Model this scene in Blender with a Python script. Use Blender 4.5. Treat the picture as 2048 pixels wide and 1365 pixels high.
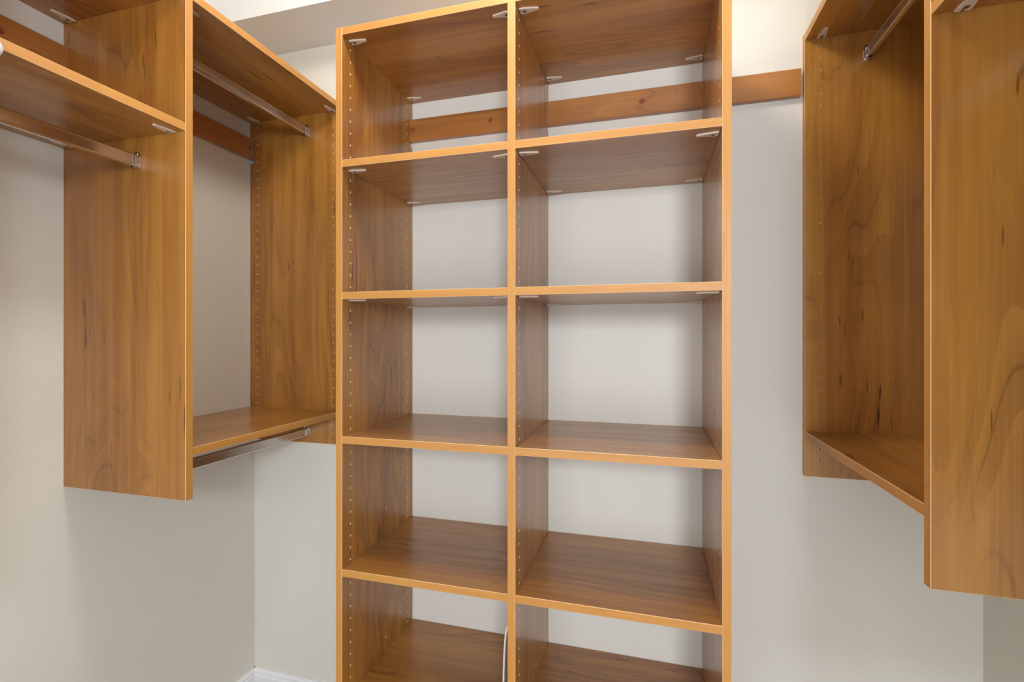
import bpy, bmesh, math, random
from mathutils import Vector, Matrix
from mathutils.geometry import tessellate_polygon

random.seed(7)
scene = bpy.context.scene
C = scene.collection
for o in list(bpy.data.objects):
    bpy.data.objects.remove(o)

# ------------------------------------------------------------------ measures (metres)
ZF = 1.365                      # height of the lens above the floor
T = 0.019                       # board thickness
W1, W2, DP = 0.4536, 0.4541, 0.3965
XL, XR, YBK = -0.6404, 1.6127, 0.3989          # left wall, right wall, back wall
YREAR = -2.05
XLF, XRF = -0.2412, 1.2048                      # front planes of the two hanging units
YA, YB, YC, YD = -0.2266, 0.3764, -0.2345, 0.3783
CEIL = ZF + 1.375
SOF_Z, SOF_Y = ZF + 1.049, 0.199

# ------------------------------------------------------------------ camera
cam_d = bpy.data.cameras.new('camera')
cam = bpy.data.objects.new('camera', cam_d)
C.objects.link(cam)
cam.location = (0.795, -1.1104, ZF)
cam.rotation_euler = (math.pi/2, 0, math.radians(15.663))
cam_d.sensor_width = 36
cam_d.lens = 972.2/2048*36
cam_d.shift_y = -(682.5-672.4)/2048
cam_d.clip_start = 0.02
scene.camera = cam

# ------------------------------------------------------------------ light and exposure
LAMP_NEAR = (0.48, -0.40, CEIL)       # flush ceiling lamp, strength of its glass below
LAMP_NEAR_E = (1.0, 0.95, 0.88, 42.0)
world = bpy.data.worlds.new('world'); scene.world = world
world.use_nodes = True
wb = world.node_tree.nodes['Background']
wb.inputs[0].default_value = (0.75, 0.85, 1.0, 1)
wb.inputs[1].default_value = 0.6
def area(name, loc, rot, sx, sy, e, col):
    l = bpy.data.lights.new(name, 'AREA'); l.shape = 'RECTANGLE'
    l.size = sx; l.size_y = sy; l.energy = e; l.color = col
    o = bpy.data.objects.new(name, l); C.objects.link(o)
    o.location = loc; o.rotation_euler = rot
    return o
# daylight through the entrance doorway in the rear wall, then an added fill
area('doorway_daylight', (1.32, YREAR-0.55, ZF+0.45), (math.radians(90), 0, 0), 0.38, 0.38, 26, (0.86, 0.92, 1.0))
area('added_rear_fill', (0.70, YREAR-0.45, ZF-0.25), (math.radians(90), 0, 0), 1.7, 1.7, 23, (0.90, 0.94, 1.0))  # unseen broad fill, added to lift the panel faces turned to the camera
scene.view_settings.view_transform = 'Standard'
scene.view_settings.look = 'None'
scene.view_settings.gamma = 1
scene.view_settings.use_curve_mapping = False
scene.view_settings.exposure = 0.36

# ------------------------------------------------------------------ materials
def srgb(r, g, b):
    f = lambda c: (c/255/12.92) if c/255 <= 0.04045 else ((c/255+0.055)/1.055)**2.4
    return (f(r), f(g), f(b), 1)

def new_mat(name):
    m = bpy.data.materials.new(name); m.use_nodes = True
    return m, m.node_tree, m.node_tree.nodes['Principled BSDF']

def wood(name, axis, light, mid, dark, contrast=1.0, rough=0.33, coat=0.45):
    """satin alder / cherry board; axis = index of the grain direction"""
    m, nt, bs = new_mat(name)
    N, L = nt.nodes, nt.links
    tc = N.new('ShaderNodeTexCoord'); oi = N.new('ShaderNodeObjectInfo')
    mul = N.new('ShaderNodeMath'); mul.operation = 'MULTIPLY'; mul.inputs[1].default_value = 53.0
    L.new(oi.outputs['Random'], mul.inputs[0])
    add = N.new('ShaderNodeVectorMath'); add.operation = 'ADD'
    L.new(tc.outputs['Object'], add.inputs[0]); L.new(mul.outputs[0], add.inputs[1])
    def mp(al, ac):
        n = N.new('ShaderNodeMapping'); s = [ac]*3; s[axis] = al
        n.inputs['Scale'].default_value = s
        L.new(add.outputs[0], n.inputs['Vector']); return n.outputs[0]
    def noise(al, ac, det=2, ro=0.5, dist=0):
        n = N.new('ShaderNodeTexNoise'); n.inputs['Scale'].default_value = 1
        n.inputs['Detail'].default_value = det; n.inputs['Roughness'].default_value = ro
        n.inputs['Distortion'].default_value = dist
        L.new(mp(al, ac), n.inputs['Vector']); return n.outputs['Fac']
    def math_(op, a, b=None, c=None):
        n = N.new('ShaderNodeMath'); n.operation = op
        for i, v in enumerate((a, b, c)):
            if v is None: continue
            if isinstance(v, (int, float)): n.inputs[i].default_value = v
            else: L.new(v, n.inputs[i])
        return n.outputs[0]
    def rng(v, a, b, c=0., d=1.):
        n = N.new('ShaderNodeMapRange'); n.interpolation_type = 'SMOOTHSTEP'
        L.new(v, n.inputs[0])
        for i, x in enumerate((a, b, c, d)): n.inputs[i+1].default_value = x
        return n.outputs[0]
    broad = math_('ADD', math_('MULTIPLY', noise(0.55, 8, 3, 0.5), 0.55), math_('MULTIPLY', noise(0.8, 38, 3, 0.6), 0.45))
    ramp = N.new('ShaderNodeValToRGB'); L.new(broad, ramp.inputs[0])
    e = ramp.color_ramp.elements
    e[0].position = 0.38; e[0].color = mid
    e[1].position = 0.60; e[1].color = light
    # growth rings: contour lines of a slow field
    field = noise(0.8, 5.0, 2, 0.35, 0.25)
    ringv = math_('FRACT', math_('MULTIPLY', field, 15.0))
    tri = math_('ABSOLUTE', math_('SUBTRACT', ringv, 0.5))
    line = rng(tri, 0.0, 0.10, 1.0, 0.0)
    saw = rng(ringv, 0.5, 1.0, 0.45, 0.0)
    mask = rng(noise(1.6, 7, 2), 0.40, 0.62)
    rings = math_('MULTIPLY', math_('MAXIMUM', line, saw), mask)
    fibre = rng(noise(5, 260, 2), 0.35, 0.75, 0.0, 1.0)
    fleck = math_('MULTIPLY', rng(noise(9, 95, 1), 0.67, 0.76), rng(noise(2.0, 6, 1), 0.5, 0.6))
    dk = math_('ADD', math_('MULTIPLY', rings, 0.50*contrast),
               math_('ADD', math_('MULTIPLY', fibre, 0.13*contrast), math_('MULTIPLY', fleck, 0.75*contrast)))
    mix = N.new('ShaderNodeMix'); mix.data_type = 'RGBA'; mix.clamp_factor = True
    L.new(dk, mix.inputs['Factor']); L.new(ramp.outputs[0], mix.inputs['A']); mix.inputs['B'].default_value = dark
    L.new(mix.outputs['Result'], bs.inputs['Base Color'])
    L.new(rng(fibre, 0, 1, rough-0.02, rough+0.05), bs.inputs['Roughness'])
    bs.inputs['Specular IOR Level'].default_value = 0.6
    bs.inputs['Coat Weight'].default_value = coat
    bs.inputs['Coat Roughness'].default_value = 0.22
    return m

LIGHT, MID, DARK = srgb(188, 132, 57), srgb(157, 100, 39), srgb(84, 46, 18)
WD = [wood('wood_grain_'+'xyz'[i], i, LIGHT, MID, DARK) for i in range(3)]
EL, EM, ED = srgb(200, 143, 70), srgb(188, 129, 59), srgb(160, 98, 46)
EDG = [wood('edge_band_'+'xyz'[i], i, EL, EM, ED, 0.45, 0.5, 0.0) for i in range(3)]
ERAIL, = [wood('rail_wood_x', 0, srgb(188, 126, 62), srgb(168, 106, 50), DARK, 0.9)]
ERAILY = wood('rail_wood_y', 1, srgb(188, 126, 62), srgb(168, 106, 50), DARK, 0.9)

def plain(name, col, rough=0.5, metal=0.0, bump=None, spec=0.5):
    m, nt, bs = new_mat(name)
    N, L = nt.nodes, nt.links
    tc = N.new('ShaderNodeTexCoord')
    n = N.new('ShaderNodeTexNoise'); n.inputs['Scale'].default_value = 6; n.inputs['Detail'].default_value = 3
    L.new(tc.outputs['Object'], n.inputs['Vector'])
    mx = N.new('ShaderNodeMix'); mx.data_type = 'RGBA'
    L.new(n.outputs['Fac'], mx.inputs['Factor'])
    mx.inputs['A'].default_value = tuple(c*0.975 for c in col[:3])+(1,)
    mx.inputs['B'].default_value = tuple(min(1, c*1.02) for c in col[:3])+(1,)
    L.new(mx.outputs['Result'], bs.inputs['Base Color'])
    bs.inputs['Roughness'].default_value = rough
    bs.inputs['Metallic'].default_value = metal
    bs.inputs['Specular IOR Level'].default_value = spec
    if bump:
        b = N.new('ShaderNodeTexNoise'); b.inputs['Scale'].default_value = bump[0]; b.inputs['Detail'].default_value = 2
        L.new(tc.outputs['Object'], b.inputs['Vector'])
        bp = N.new('ShaderNodeBump'); bp.inputs['Strength'].default_value = bump[1]; bp.inputs['Distance'].default_value = 0.0006
        L.new(b.outputs['Fac'], bp.inputs['Height']); L.new(bp.outputs[0], bs.inputs['Normal'])
    return m
M_WALL = plain('wall_paint', srgb(225, 222, 212), 0.55, bump=(260, 0.25), spec=0.3)
M_CEIL = plain('ceiling_paint', srgb(224, 225, 222), 0.7, bump=(180, 0.3), spec=0.2)
M_TRIM = plain('trim_paint', srgb(236, 238, 240), 0.3)
M_LINE = plain('board_core_line', srgb(236, 196, 146), 0.35)
M_HOLE = plain('drilled_core', srgb(240, 208, 164), 0.6)
M_DEEP_SHADE = plain('recess_shade', srgb(60, 36, 18), 0.9)  # dark colour stands in for the shade deep in holes and slots
M_CLIP = plain('clip_plastic', srgb(214, 196, 176), 0.38)
M_FIX = plain('fixing_screw', (0.2, 0.19, 0.18, 1), 0.4, 1.0)
M_SCREW = plain('screw_steel', (0.36, 0.36, 0.38, 1), 0.3, 1.0)
M_CHROME = plain('polished_chrome', (0.70, 0.67, 0.66, 1), 0.2, 1.0)
M_CAP = plain('cap_plastic', srgb(140, 72, 44), 0.45)
M_FLOOR = plain('floor_carpet', srgb(176, 160, 140), 0.95, bump=(900, 1.0), spec=0.1)
M_SHEET = plain('off_white_board', srgb(206, 190, 182), 0.5)
M_WHITE = plain('white_enamel', srgb(235, 235, 238), 0.25)

def emis(name, rgbs):
    m, nt, bs = new_mat(name)
    bs.inputs['Base Color'].default_value = (0.9, 0.9, 0.9, 1)
    bs.inputs['Emission Color'].default_value = rgbs[:3]+(1,)
    bs.inputs['Emission Strength'].default_value = rgbs[3]
    return m
M_GLOW1 = emis('lamp_glass_warm', LAMP_NEAR_E)

# ------------------------------------------------------------------ helpers
def link(name, me, mats, parent=None, loc=(0, 0, 0)):
    o = bpy.data.objects.new(name, me); C.objects.link(o)
    if me is not None and mats and not me.materials:
        for m in mats: me.materials.append(m)
    o.location = loc
    if parent: o.parent = parent
    return o

def from_bm(name, bm, mats, parent=None, loc=(0, 0, 0), smooth=False):
    bmesh.ops.remove_doubles(bm, verts=bm.verts, dist=1e-6)
    me = bpy.data.meshes.new(name)
    if smooth:
        for f in bm.faces: f.smooth = True
    bm.to_mesh(me); bm.free()
    return link(name, me, mats, parent, loc)

def thing(name, label, cat, loc=(0, 0, 0), group=None):
    o = bpy.data.objects.new(name, None); C.objects.link(o)
    o.empty_display_size = 0.1
    o.location = loc; o['label'] = label; o['category'] = cat
    if group: o['group'] = group
    return o
def tag(o, label, cat, group=None):
    o['label'] = label; o['category'] = cat
    if group: o['group'] = group
    return o

def box(bm, a, b, mi=0):
    x0, y0, z0 = a; x1, y1, z1 = b
    v = [bm.verts.new(p) for p in ((x0,y0,z0),(x1,y0,z0),(x1,y1,z0),(x0,y1,z0),(x0,y0,z1),(x1,y0,z1),(x1,y1,z1),(x0,y1,z1))]
    fs = []
    for q in ((0,3,2,1),(4,5,6,7),(0,1,5,4),(1,2,6,5),(2,3,7,6),(3,0,4,7)):
        f = bm.faces.new([v[i] for i in q]); f.material_index = mi; fs.append(f)
    return fs

def struct(name, a, b, mat):
    bm = bmesh.new(); box(bm, a, b)
    o = from_bm(name, bm, [mat]); o['kind'] = 'structure'
    return o

def inset(poly, c):
    n = len(poly); out = []
    for i in range(n):
        p0, p1, p2 = Vector(poly[i-1]), Vector(poly[i]), Vector(poly[(i+1) % n])
        d1 = (p1-p0).normalized(); d2 = (p2-p1).normalized()
        n1 = Vector((-d1.y, d1.x)); n2 = Vector((-d2.y, d2.x))
        k = n1+n2
        s = k*(c/max(0.3, k.dot(n1)))
        out.append((p1.x+s.x, p1.y+s.y))
    return out

HR, HC = 0.0024, 0.0033          # shelf pin hole and the chipped rim round it
def slab(name, poly, t, axes, parent, mats, loc=(0, 0, 0), holes0=(), holes1=(), c=0.0008):
    """board: outline poly (counter-clockwise) in the plane axes[0],axes[1], thickness t along axes[2].
    holes0 / holes1 = pin holes drilled in the w=0 and w=t faces. mats = face, edge, core line, hole, recess shade"""
    bm = bmesh.new()
    def P(u, v, w):
        q = [0, 0, 0]; q[axes[0]] = u; q[axes[1]] = v; q[axes[2]] = w; return q
    ins = inset(poly, c)
    n = len(poly)
    rings = []
    for pl, w in ((ins, 0), (poly, c), (poly, t-c), (ins, t)):
        rings.append([bm.verts.new(P(u, v, w)) for u, v in pl])
    for k, mi in ((0, 2), (1, 1), (2, 2)):
        for i in range(n):
            j = (i+1) % n
            f = bm.faces.new((rings[k][i], rings[k][j], rings[k+1][j], rings[k+1][i])); f.material_index = mi
    for side, holes, ring, w, sgn in ((0, holes0, rings[0], 0, 1), (1, holes1, rings[3], t, -1)):
        loops = [[Vector((u, v, 0)) for u, v in ins]]
        vs = list(ring)
        for hu, hv in holes:
            cir = [(hu+HC*math.cos(a), hv+HC*math.sin(a)) for a in [math.pi*k/4 for k in range(8)]]
            loops.append([Vector((u, v, 0)) for u, v in cir])
            r0 = [bm.verts.new(P(u, v, w)) for u, v in cir]
            vs += r0
            inn = [(hu+HR*math.cos(a), hv+HR*math.sin(a)) for a in [math.pi*k/4 for k in range(8)]]
            r1 = [bm.verts.new(P(u, v, w+sgn*0.0005)) for u, v in inn]
            r2 = [bm.verts.new(P(u, v, w+sgn*0.0024)) for u, v in inn]
            r3 = [bm.verts.new(P(u, v, w+sgn*0.007)) for u, v in inn]
            for i in range(8):
                j = (i+1) % 8
                f = bm.faces.new((r0[i], r0[j], r1[j], r1[i])); f.material_index = 3
                f = bm.faces.new((r1[i], r1[j], r2[j], r2[i])); f.material_index = 3
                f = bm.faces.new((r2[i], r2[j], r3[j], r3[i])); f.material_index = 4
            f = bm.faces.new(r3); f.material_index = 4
        for tri in tessellate_polygon(loops):
            try:
                f = bm.faces.new([vs[i] for i in tri]); f.material_index = 0
            except ValueError:
                pass
    bmesh.ops.recalc_face_normals(bm, faces=bm.faces)
    me = bpy.data.meshes.new(name); bm.to_mesh(me); bm.free()
    return link(name, me, mats, parent, loc)

def wmats(face_axis, edge_axis=None):
    return [WD[face_axis], EDG[face_axis if edge_axis is None else edge_axis], M_LINE, M_HOLE, M_DEEP_SHADE]

def rect(u0, v0, u1, v1):
    return [(u0, v0), (u1, v0), (u1, v1), (u0, v1)]

# clip (shelf lock) : tip points +X, plate hangs below z = 0, notch at the panel end
def clip_mesh():
    bm = bmesh.new()
    L_, wa, wb_ = 0.049, 0.0100, 0.0045
    out = [(0.0015, -wa), (0.012, -wa-0.0006)]
    for k in range(9):
        a = -math.pi/2+0.16+(math.pi-0.32)*k/8
        out.append((L_-wb_+wb_*math.cos(a), wb_*math.sin(a)))
    out += [(0.012, wa+0.0006), (0.0015, wa), (0.0015, 0.0026)]
    for k in range(5):
        a = math.pi/2-math.pi*k/4
        out.append((0.010+0.0026*math.cos(a), 0.0026*math.sin(a)))
    out.append((0.0015, -0.0026))
    t = 0.0034
    ins = inset(out, 0.0009)
    r = [[bm.verts.new((u, v, z)) for u, v in pl] for pl, z in ((out, 0), (out, -t+0.001), (ins, -t))]
    n = len(out)
    for k in range(2):
        for i in range(n):
            j = (i+1) % n; bm.faces.new((r[k][i], r[k][j], r[k+1][j], r[k+1][i]))
    for tri in tessellate_polygon([[Vector((u, v, 0)) for u, v in ins]]):
        bm.faces.new([r[2][i] for i in tri])
    # cam screw seen in the notch, with a dark slot
    for rad, z0, z1, mi in ((0.0042, -0.0012, -0.0041, 1), (0.0017, -0.0041, -0.0043, 2)):
        a0 = [bm.verts.new((0.0135+rad*math.cos(k*math.pi/6), rad*math.sin(k*math.pi/6), z0)) for k in range(12)]
        a1 = [bm.verts.new((0.0135+rad*math.cos(k*math.pi/6), rad*math.sin(k*math.pi/6), z1)) for k in range(12)]
        for i in range(12):
            j = (i+1) % 12; f = bm.faces.new((a0[i], a0[j], a1[j], a1[i])); f.material_index = mi
        f = bm.faces.new(a1); f.material_index = mi
    bmesh.ops.recalc_face_normals(bm, faces=bm.faces)
    me = bpy.data.meshes.new('shelf_clip'); bm.to_mesh(me); bm.free()
    for m in (M_CLIP, M_SCREW, M_DEEP_SHADE): me.materials.append(m)
    return me
CLIP = clip_mesh()
def clip(parent, x, y, ang):
    """x,y,z=0 on the underside in the shelf's own space"""
    o = bpy.data.objects.new('shelf_clip', CLIP); C.objects.link(o)
    o.parent = parent; o.location = (x, y, 0); o.rotation_euler = (0, 0, math.radians(ang))
    return o

# ------------------------------------------------------------------ the room
struct('floor', (XL-0.12, YREAR-0.12, -0.1), (XR+0.12, YBK+0.12, 0), M_FLOOR)
struct('ceiling', (XL-0.12, YREAR-0.12, CEIL), (XR+0.12, YBK+0.12, CEIL+0.1), M_CEIL)
struct('wall_left', (XL-0.12, YREAR-0.12, 0), (XL, YBK+0.12, CEIL), M_WALL)
struct('wall_right', (XR, YREAR-0.12, 0), (XR+0.12, YBK+0.12, CEIL), M_WALL)
struct('wall_back', (XL, YBK, 0), (XR, YBK+0.12, CEIL), M_WALL)
DX0, DX1, DZ = -0.05, 1.53, 2.04
bm = bmesh.new()
box(bm, (XL, YREAR-0.12, 0), (DX0, YREAR, CEIL)); box(bm, (DX1, YREAR-0.12, 0), (XR, YREAR, CEIL)); box(bm, (DX0, YREAR-0.12, DZ), (DX1, YREAR, CEIL))
o = from_bm('wall_rear', bm, [M_WALL]); o['kind'] = 'structure'
bm = bmesh.new()
box(bm, (DX0-0.07, YREAR, 0), (DX0, YREAR+0.015, DZ+0.07)); box(bm, (DX1, YREAR, 0), (DX1+0.07, YREAR+0.015, DZ+0.07)); box(bm, (DX0, YREAR, DZ), (DX1, YREAR+0.015, DZ+0.07))
o = from_bm('trim_1', bm, [M_TRIM]); o['kind'] = 'structure'
# dropped bulkhead along the back wall
struct('trim_2', (XL, SOF_Y, SOF_Z), (XR, YBK, CEIL), M_CEIL)

# baseboards: stepped profile
BBH = ZF-1.2521
def baseboard(name, p0, p1, nrm):
    prof = [(0, 0), (0.014, 0), (0.014, BBH-0.022), (0.0115, BBH-0.018), (0.0115, BBH-0.008), (0.007, BBH-0.003), (0.005, BBH), (0, BBH)]
    bm = bmesh.new(); rs = []
    for p in (p0, p1):
        rs.append([bm.verts.new((p[0]+nrm[0]*d, p[1]+nrm[1]*d, h)) for d, h in prof])
    n = len(prof)
    for i in range(n):
        j = (i+1) % n; bm.faces.new((rs[0][i], rs[0][j], rs[1][j], rs[1][i]))
    bm.faces.new(rs[0]); bm.faces.new(rs[1][::-1])
    bmesh.ops.recalc_face_normals(bm, faces=bm.faces)
    o = from_bm(name, bm, [M_TRIM]); o['kind'] = 'structure'
baseboard('baseboard_left', (XL, YREAR), (XL, YBK), (1, 0))
baseboard('baseboard_right', (XR, YREAR), (XR, YBK), (-1, 0))
baseboard('baseboard_back', (XL, YBK), (XR, YBK), (0, -1))

# ------------------------------------------------------------------ mounting rails on the walls
RZ0, RZ1 = ZF+0.658, ZF+0.7318
def cap_mesh():
    bm = bmesh.new()
    r = [[], []]
    for k in range(20):
        a = math.tau*k/20
        r[0].append(bm.verts.new((0.0078*math.cos(a), 0, 0.0078*math.sin(a))))
        r[1].append(bm.verts.new((0.0066*math.cos(a), -0.0012, 0.0066*math.sin(a))))
    for i in range(20):
        j = (i+1) % 20; bm.faces.new((r[0][i], r[0][j], r[1][j], r[1][i]))
    bm.faces.new(r[1]); bmesh.ops.recalc_face_normals(bm, faces=bm.faces)
    me = bpy.data.meshes.new('screw_cap'); bm.to_mesh(me); bm.free(); me.materials.append(M_CAP)
    return me
CAP = cap_mesh()
def cap(parent, loc, ang=0):
    o = bpy.data.objects.new('screw_cap', CAP); C.objects.link(o); o.parent = parent
    o.location = loc; o.rotation_euler = (0, 0, math.radians(ang))

rail = slab('wall_rail', rect(0, 0, 1.1975+0.235, T-0.001), RZ1-RZ0, (0, 1, 2), None, [ERAIL, ERAIL, ERAIL], (-0.235, YBK-T, RZ0))
tag(rail, 'long wooden mounting rail screwed to the back wall, passing behind the tall shelf tower', 'rail')
for x in (0.0281, 0.3051, 0.777): cap(rail, (x+0.235, 0, 0.0385))
rail = slab('wall_rail', rect(0, 0, T-0.001, 1.2), RZ1-RZ0, (0, 1, 2), None, [ERAILY, ERAILY, ERAILY], (XL+0.001, YB-1.2-0.0005, RZ0))
tag(rail, 'wooden mounting rail on the left wall behind the upper shelves of the hanging unit', 'rail')
for y in (-0.3619, 0.3653-0.01): cap(rail, (T-0.001, y-(YB-1.2), 0.036), 90)
rail = slab('wall_rail', rect(0, 0, T-0.001, 1.2), RZ1-RZ0, (0, 1, 2), None, [ERAILY, ERAILY, ERAILY], (XR-T, YD-1.2-0.0005, RZ0+0.008))
tag(rail, 'wooden mounting rail on the right wall, hidden behind the right hanging unit', 'rail')

# ------------------------------------------------------------------ tall open shelf tower
HZ = 0.7724
def hole_rows(z0, z1, ph=HZ, skip=()):
    k = math.ceil((z0-ph)/0.032); out = []
    while ph+0.032*k < z1:
        z = ph+0.032*k; k += 1
        if not any(abs(z-s) < 0.012 for s in skip): out.append(z)
    return out
TOP = 0.7938+T
tower = thing('shelf_tower', 'tall open wooden shelf tower with two columns of cubbies standing against the back wall', 'shelving', (0, 0, 0))
def tower_poly():
    zb, zt = 0.0, ZF+TOP
    nb = RZ0-0.006
    p = [(0, zb), (DP, zb), (DP, nb-0.014)]
    for k in range(6):            # rounded relief under the rail
        a = math.radians(90*k/5)
        p.append((DP-0.0165*math.sin(a)*(0.35+0.65*k/5), nb-0.014+0.014*(1-math.cos(a))))
    p += [(YBK-T-0.0012, nb), (YBK-T-0.0012, RZ1+0.0008), (DP, RZ1+0.0008), (DP, zt), (0, zt)]
    q = [p[0]]
    for a in p[1:]:
        if (Vector(a)-Vector(q[-1])).length > 1e-4: q.append(a)
    return q
zs = [0.7938, 0.4451, 0.0967, -0.2833, -0.6338, -0.9851, -1.3360]
skipz = [z+T/2 for z in zs]
rows = hole_rows(-1.28, 0.785, skip=skipz)
cols = (0.037, 0.3607)
pins = [(c_, ZF+z) for z in rows for c_ in cols]
extra = [(0.2237, ZF-0.5277), (0.2217, ZF-0.9232)]
tp = tower_poly()
X1, X2 = T, T+W1
X3, X4 = 2*T+W1, 2*T+W1+W2
slab('side_panel', tp, T, (1, 2, 0), tower, wmats(2), (0, 0, 0), (), pins+extra)
slab('divider_panel', tp, T, (1, 2, 0), tower, wmats(2), (X2, 0, 0), pins, pins+extra)
slab('side_panel', tp, T, (1, 2, 0), tower, wmats(2), (X4, 0, 0), pins, ())
def tower_shelf(x0, w, z, clips):
    s = slab('shelf', rect(0, 0, w-0.0006, DP-0.001 if abs(z-0.7) > 0.2 else DP-0.001), T, (0, 1, 2), tower, wmats(0), (x0+0.0003, 0.0006, ZF+z))
    if clips:
        for y in (0.0365, 0.363):
            clip(s, 0, y, 0); clip(s, w-0.0006, y, 180)
    return s
for k, z in enumerate(zs):
    tower_shelf(X1, W1, z, k < 3); tower_shelf(X3, W2, z, k < 3)
for x0, w in ((X1, W1), (X3, W2)):
    bm = bmesh.new(); box(bm, (0, 0, 0), (w, 0.016, ZF-1.3362))
    from_bm('toe_kick', bm, [WD[0]], tower, (x0, 0.03, 0))

# ------------------------------------------------------------------ rods and their sockets
def rod(name, x, y0, y1, z, parent):
    """flattened oval wardrobe tube with small ribs, running along y"""
    prof = []
    h, w = 0.015, 0.0075
    pts = [(w*0.45, -h), (w*0.8, -h*0.93), (w, -h*0.78), (w, -h*0.70), (w*0.93, -h*0.66), (w*0.93, h*0.66), (w, h*0.70), (w, h*0.78), (w*0.8, h*0.93), (w*0.45, h)]
    prof = pts+[(-a, b) for a, b in pts[::-1]]
    bm = bmesh.new(); rs = []
    for y in (0, y1-y0):
        rs.append([bm.verts.new((a, y, b)) for a, b in prof])
    n = len(prof)
    for i in range(n):
        j = (i+1) % n; f = bm.faces.new((rs[0][i], rs[0][j], rs[1][j], rs[1][i]))
    bm.faces.new(rs[0]); bm.faces.new(rs[1])
    bmesh.ops.recalc_face_normals(bm, faces=bm.faces)
    return from_bm(name, bm, [M_CHROME], parent, (x, y0, z))

def socket_mesh():
    """plate on the y=0 plane, cup opening upward and projecting towards -y"""
    bm = bmesh.new()
    def stad(hw, zlo, zhi, seg=8):
        p = []
        for k in range(seg+1):
            a = math.pi+math.pi*k/seg; p.append((hw*math.cos(a), zlo+hw+hw*math.sin(a)))
        for k in range(seg+1):
            a = math.pi*k/seg; p.append((hw*math.cos(a), zhi-hw+hw*math.sin(a)))
        return p
    pl = stad(0.0115, -0.0200, 0.0235)
    a = [bm.verts.new((u, 0, v)) for u, v in pl]; b = [bm.verts.new((u, -0.0022, v)) for u, v in pl]
    for i in range(len(pl)):
        j = (i+1) % len(pl); bm.faces.new((a[i], a[j], b[j], b[i]))
    bm.faces.new(b)
    # U shaped cup wall
    seg = 10
    outer = [(0.0108, 0.008)]+[(0.0108*math.cos(t), -0.0085+0.0108*math.sin(t)) for t in [-math.pi*k/seg for k in range(seg+1)]]+[(-0.0108, 0.008)]
    inner = [(0.0085, 0.008)]+[(0.0085*math.cos(t), -0.0085+0.0085*math.sin(t)) for t in [-math.pi*k/seg for k in range(seg+1)]]+[(-0.0085, 0.008)]
    ro = [[bm.verts.new((u, y, v)) for u, v in outer] for y in (-0.0022, -0.013)]
    ri = [[bm.verts.new((u, y, v)) for u, v in inner] for y in (-0.0022, -0.013)]
    m = len(outer)
    for i in range(m-1):
        bm.faces.new((ro[0][i], ro[0][i+1], ro[1][i+1], ro[1][i]))
        bm.faces.new((ri[0][i], ri[1][i], ri[1][i+1], ri[0][i+1]))
        bm.faces.new((ro[1][i], ro[1][i+1], ri[1][i+1], ri[1][i]))
    for i in (0, m-1):
        bm.faces.new((ro[0][i], ro[1][i], ri[1][i], ri[0][i]))
    # fixing screw above the tube
    s0 = [bm.verts.new((0.0036*math.cos(k*math.pi/5), -0.0022, 0.0175+0.0036*math.sin(k*math.pi/5))) for k in range(10)]
    s1 = [bm.verts.new((0.0030*math.cos(k*math.pi/5), -0.0028, 0.0175+0.0030*math.sin(k*math.pi/5))) for k in range(10)]
    for i in range(10):
        j = (i+1) % 10; bm.faces.new((s0[i], s0[j], s1[j], s1[i]))
    bm.faces.new(s1).material_index = 1
    bmesh.ops.recalc_face_normals(bm, faces=bm.faces)
    me = bpy.data.meshes.new('rod_socket'); bm.to_mesh(me); bm.free(); me.materials.append(M_CHROME); me.materials.append(M_FIX)
    return me
SOCK = socket_mesh()
def full_rod(x, y0, y1, z, unit):
    r = rod('hanging_rod', x, y0+0.003, y1-0.003, z, unit)
    for y, ang in ((-0.003, 180), (y1-y0-0.003, 0)):
        o = bpy.data.objects.new('rod_socket', SOCK); C.objects.link(o); o.parent = r
        o.location = (0, y, 0); o.rotation_euler = (0, 0, math.radians(ang))
    return r

# ------------------------------------------------------------------ hanging units
def side_poly(depth, zb, zt, r0, r1):
    """outline in (u from wall to front, z); notch over the wall rail"""
    return [(0, zb), (depth, zb), (depth, zt), (0, zt), (0, r1+0.001), (T+0.0003, r1+0.001), (T+0.0003, r0-0.011), (0.004, r0-0.016), (0, r0-0.016)]

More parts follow.
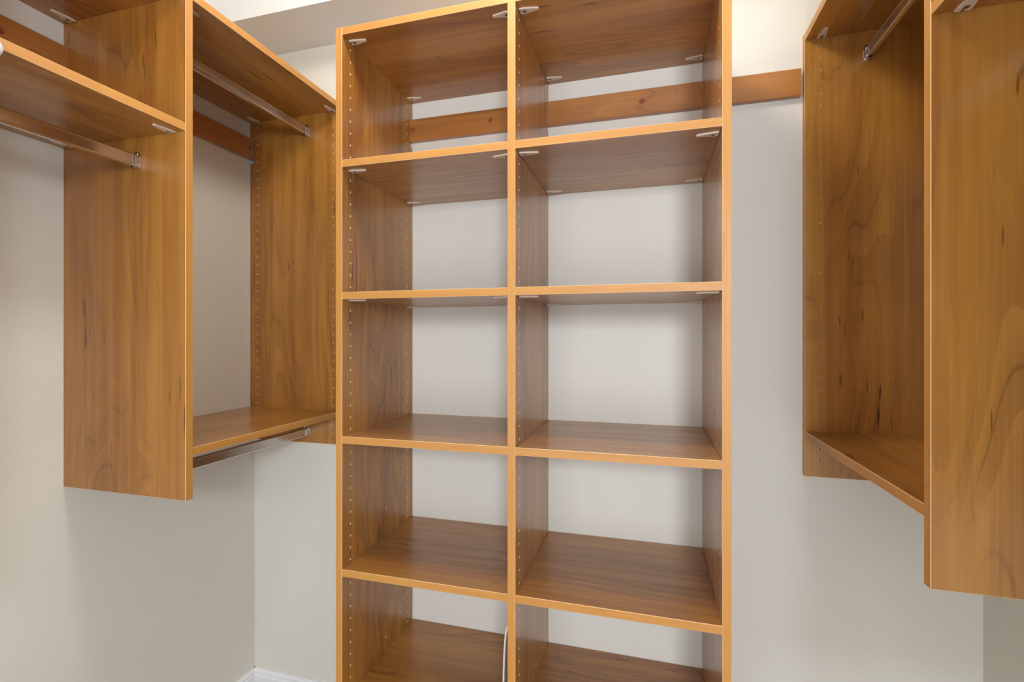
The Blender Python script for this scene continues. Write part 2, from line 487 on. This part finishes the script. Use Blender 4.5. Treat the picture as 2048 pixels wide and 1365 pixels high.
def unit(sign, xwall, xf, ynear, yfar, z_top, z_low, z_bot, z_mid, ph, label, rail_dz):
    """sign +1: fronts face +x (left wall); -1: fronts face -x (right wall)"""
    root = thing('hanging_closet_unit', label, 'closet unit', (xwall, ynear, 0))
    depth = abs(xf-xwall)-0.001
    r0, r1 = RZ0+rail_dz, RZ1+rail_dz
    y_end = ynear-0.602
    def X(u): return u if sign > 0 else -u
    for y, h0, h1 in ((yfar, True, False), (ynear, False, True), (y_end, False, True)):
        poly = side_poly(depth, ZF+z_bot, ZF+z_top+T, r0, r1)
        sk = [z_top+T/2, z_low+T/2]
        pr = hole_rows(z_bot+0.02, z_top-0.012, ph, sk)
        pin = [(u, ZF+z) for z in pr for u in (depth-0.037, 0.0345)]
        if sign < 0:
            poly = [(-u, v) for u, v in poly][::-1]; pin = [(-u, v) for u, v in pin]
        pin = [(u, v) for u, v in pin if abs(u) > 0.03]
        # slab thickness runs along +y
        slab('side_panel', poly, T, (0, 2, 1), root, wmats(2), (X(0.001), y-ynear, 0), pin if h0 else (), pin if h1 else ())
    def shelf(y0, y1, z, clips):
        L_ = y1-y0-0.0006
        s = slab('shelf', rect(0, 0, depth-0.0006, L_), T, (0, 1, 2), root, wmats(1), (0.001 if sign > 0 else -depth-0.0004, y0+0.0003-ynear, ZF+z))
        if clips:
            uf = depth-0.037 if sign > 0 else 0.037
            ub = 0.0355 if sign > 0 else depth-0.0355
            for u in (uf, ub):
                clip(s, u, 0, 90); clip(s, u, L_, -90)
        return s
    shelf(ynear+T, yfar, z_top, True)
    shelf(ynear+T, yfar, z_low, False)
    shelf(y_end+T, ynear, z_top, True)
    shelf(y_end+T, ynear, z_mid, True)
    xr = X(depth-0.1475)
    full_rod(xr, T, yfar-ynear, ZF+z_top-0.058, root)
    full_rod(xr, T, yfar-ynear, ZF+z_low-0.062, root)
    full_rod(xr, y_end+T-ynear, 0, ZF+z_mid-0.058, root)
    return root
left = unit(+1, XL, XLF, YA, YB, 0.7950, -0.2826, -0.3842, 0.4778, HZ+0.003,
     'wood-grain hanging closet unit with chrome rods fixed high on the left wall', 0.0)
right = unit(-1, XR, XRF, YC, YD, 0.8050, -0.2790, -0.3820, 0.4842, HZ+0.0095,
     'wood-grain hanging closet unit fixed high on the right wall, cut by the picture edge', 0.008)

# valet rod: chrome arm under the mid shelf of the left unit with a round pale knob
def lathe(bm, prof, seg=24, mi=0):
    rs = [[bm.verts.new((a*math.cos(math.tau*k/seg), a*math.sin(math.tau*k/seg), z)) for k in range(seg)] for a, z in prof]
    for i in range(len(prof)-1):
        for k in range(seg):
            j = (k+1) % seg
            f = bm.faces.new((rs[i][k], rs[i][j], rs[i+1][j], rs[i+1][k])); f.material_index = mi
    bm.faces.new(rs[0]).material_index = mi; bm.faces.new(rs[-1]).material_index = mi
kx, ky, kz = -0.213, -0.592, ZF+0.4615
bm = bmesh.new()
lathe(bm, [(0.004, -0.15), (0.004, -0.012), (0.008, -0.0115), (0.013, -0.009), (0.0165, -0.003), (0.0168, 0.002), (0.014, 0.009), (0.008, 0.0125), (0.001, 0.0135)])
bmesh.ops.recalc_face_normals(bm, faces=bm.faces)
vr = from_bm('valet_rod', bm, [M_WHITE], left, (kx-XL, ky-YA, kz), True)
vr.rotation_euler = (0, math.radians(90), 0)
vr['label'] = 'pale round valet knob on a thin arm'

# ------------------------------------------------------------------ bowed board leaning in the tower
bm = bmesh.new()
xs_ = X2-0.0008
prof = []
z0, z1 = -0.9851+T+0.0012, -0.697
for k in range(15):
    s = k/14
    z = z0+(z1-z0)*s
    off = 0.0120*math.sqrt(max(0.0, 1-s**2.6))
    prof.append((xs_-off, ZF+z))
th = 0.0042
fr, bk = [], []
for y, row in ((0.012, fr), (0.27, bk)):
    for x, z in prof: row.append((bm.verts.new((x-th, y, z)), bm.verts.new((x, y, z))))
for i in range(14):
    for r in (fr, bk): bm.faces.new((r[i][0], r[i][1], r[i+1][1], r[i+1][0]))
    bm.faces.new((fr[i][0], fr[i+1][0], bk[i+1][0], bk[i][0]))
    bm.faces.new((fr[i][1], fr[i+1][1], bk[i+1][1], bk[i][1]))
for i in (0, 14): bm.faces.new((fr[i][0], fr[i][1], bk[i][1], bk[i][0]))
bmesh.ops.recalc_face_normals(bm, faces=bm.faces)
o = from_bm('bowed_board', bm, [M_SHEET])
tag(o, 'thin off-white bowed board leaning against the divider in the lowest visible left cubby', 'board')

# ------------------------------------------------------------------ lamps
t = thing('ceiling_lamp', 'round flush ceiling lamp with a deep warm glass bowl above the closet', 'lamp', LAMP_NEAR)
bm = bmesh.new(); lathe(bm, [(0.15, 0), (0.155, -0.012), (0.15, -0.022), (0.10, -0.022)], 40)
bmesh.ops.recalc_face_normals(bm, faces=bm.faces)
from_bm('lamp_base', bm, [M_WHITE], t)
bm = bmesh.new(); lathe(bm, [(0.085, -0.0225), (0.105, -0.045), (0.117, -0.075), (0.120, -0.105), (0.112, -0.138), (0.092, -0.165), (0.06, -0.184), (0.03, -0.192), (0.002, -0.194)], 32)
bmesh.ops.recalc_face_normals(bm, faces=bm.faces)
from_bm('glass_bowl', bm, [M_GLOW1], t, (0, 0, 0), True)
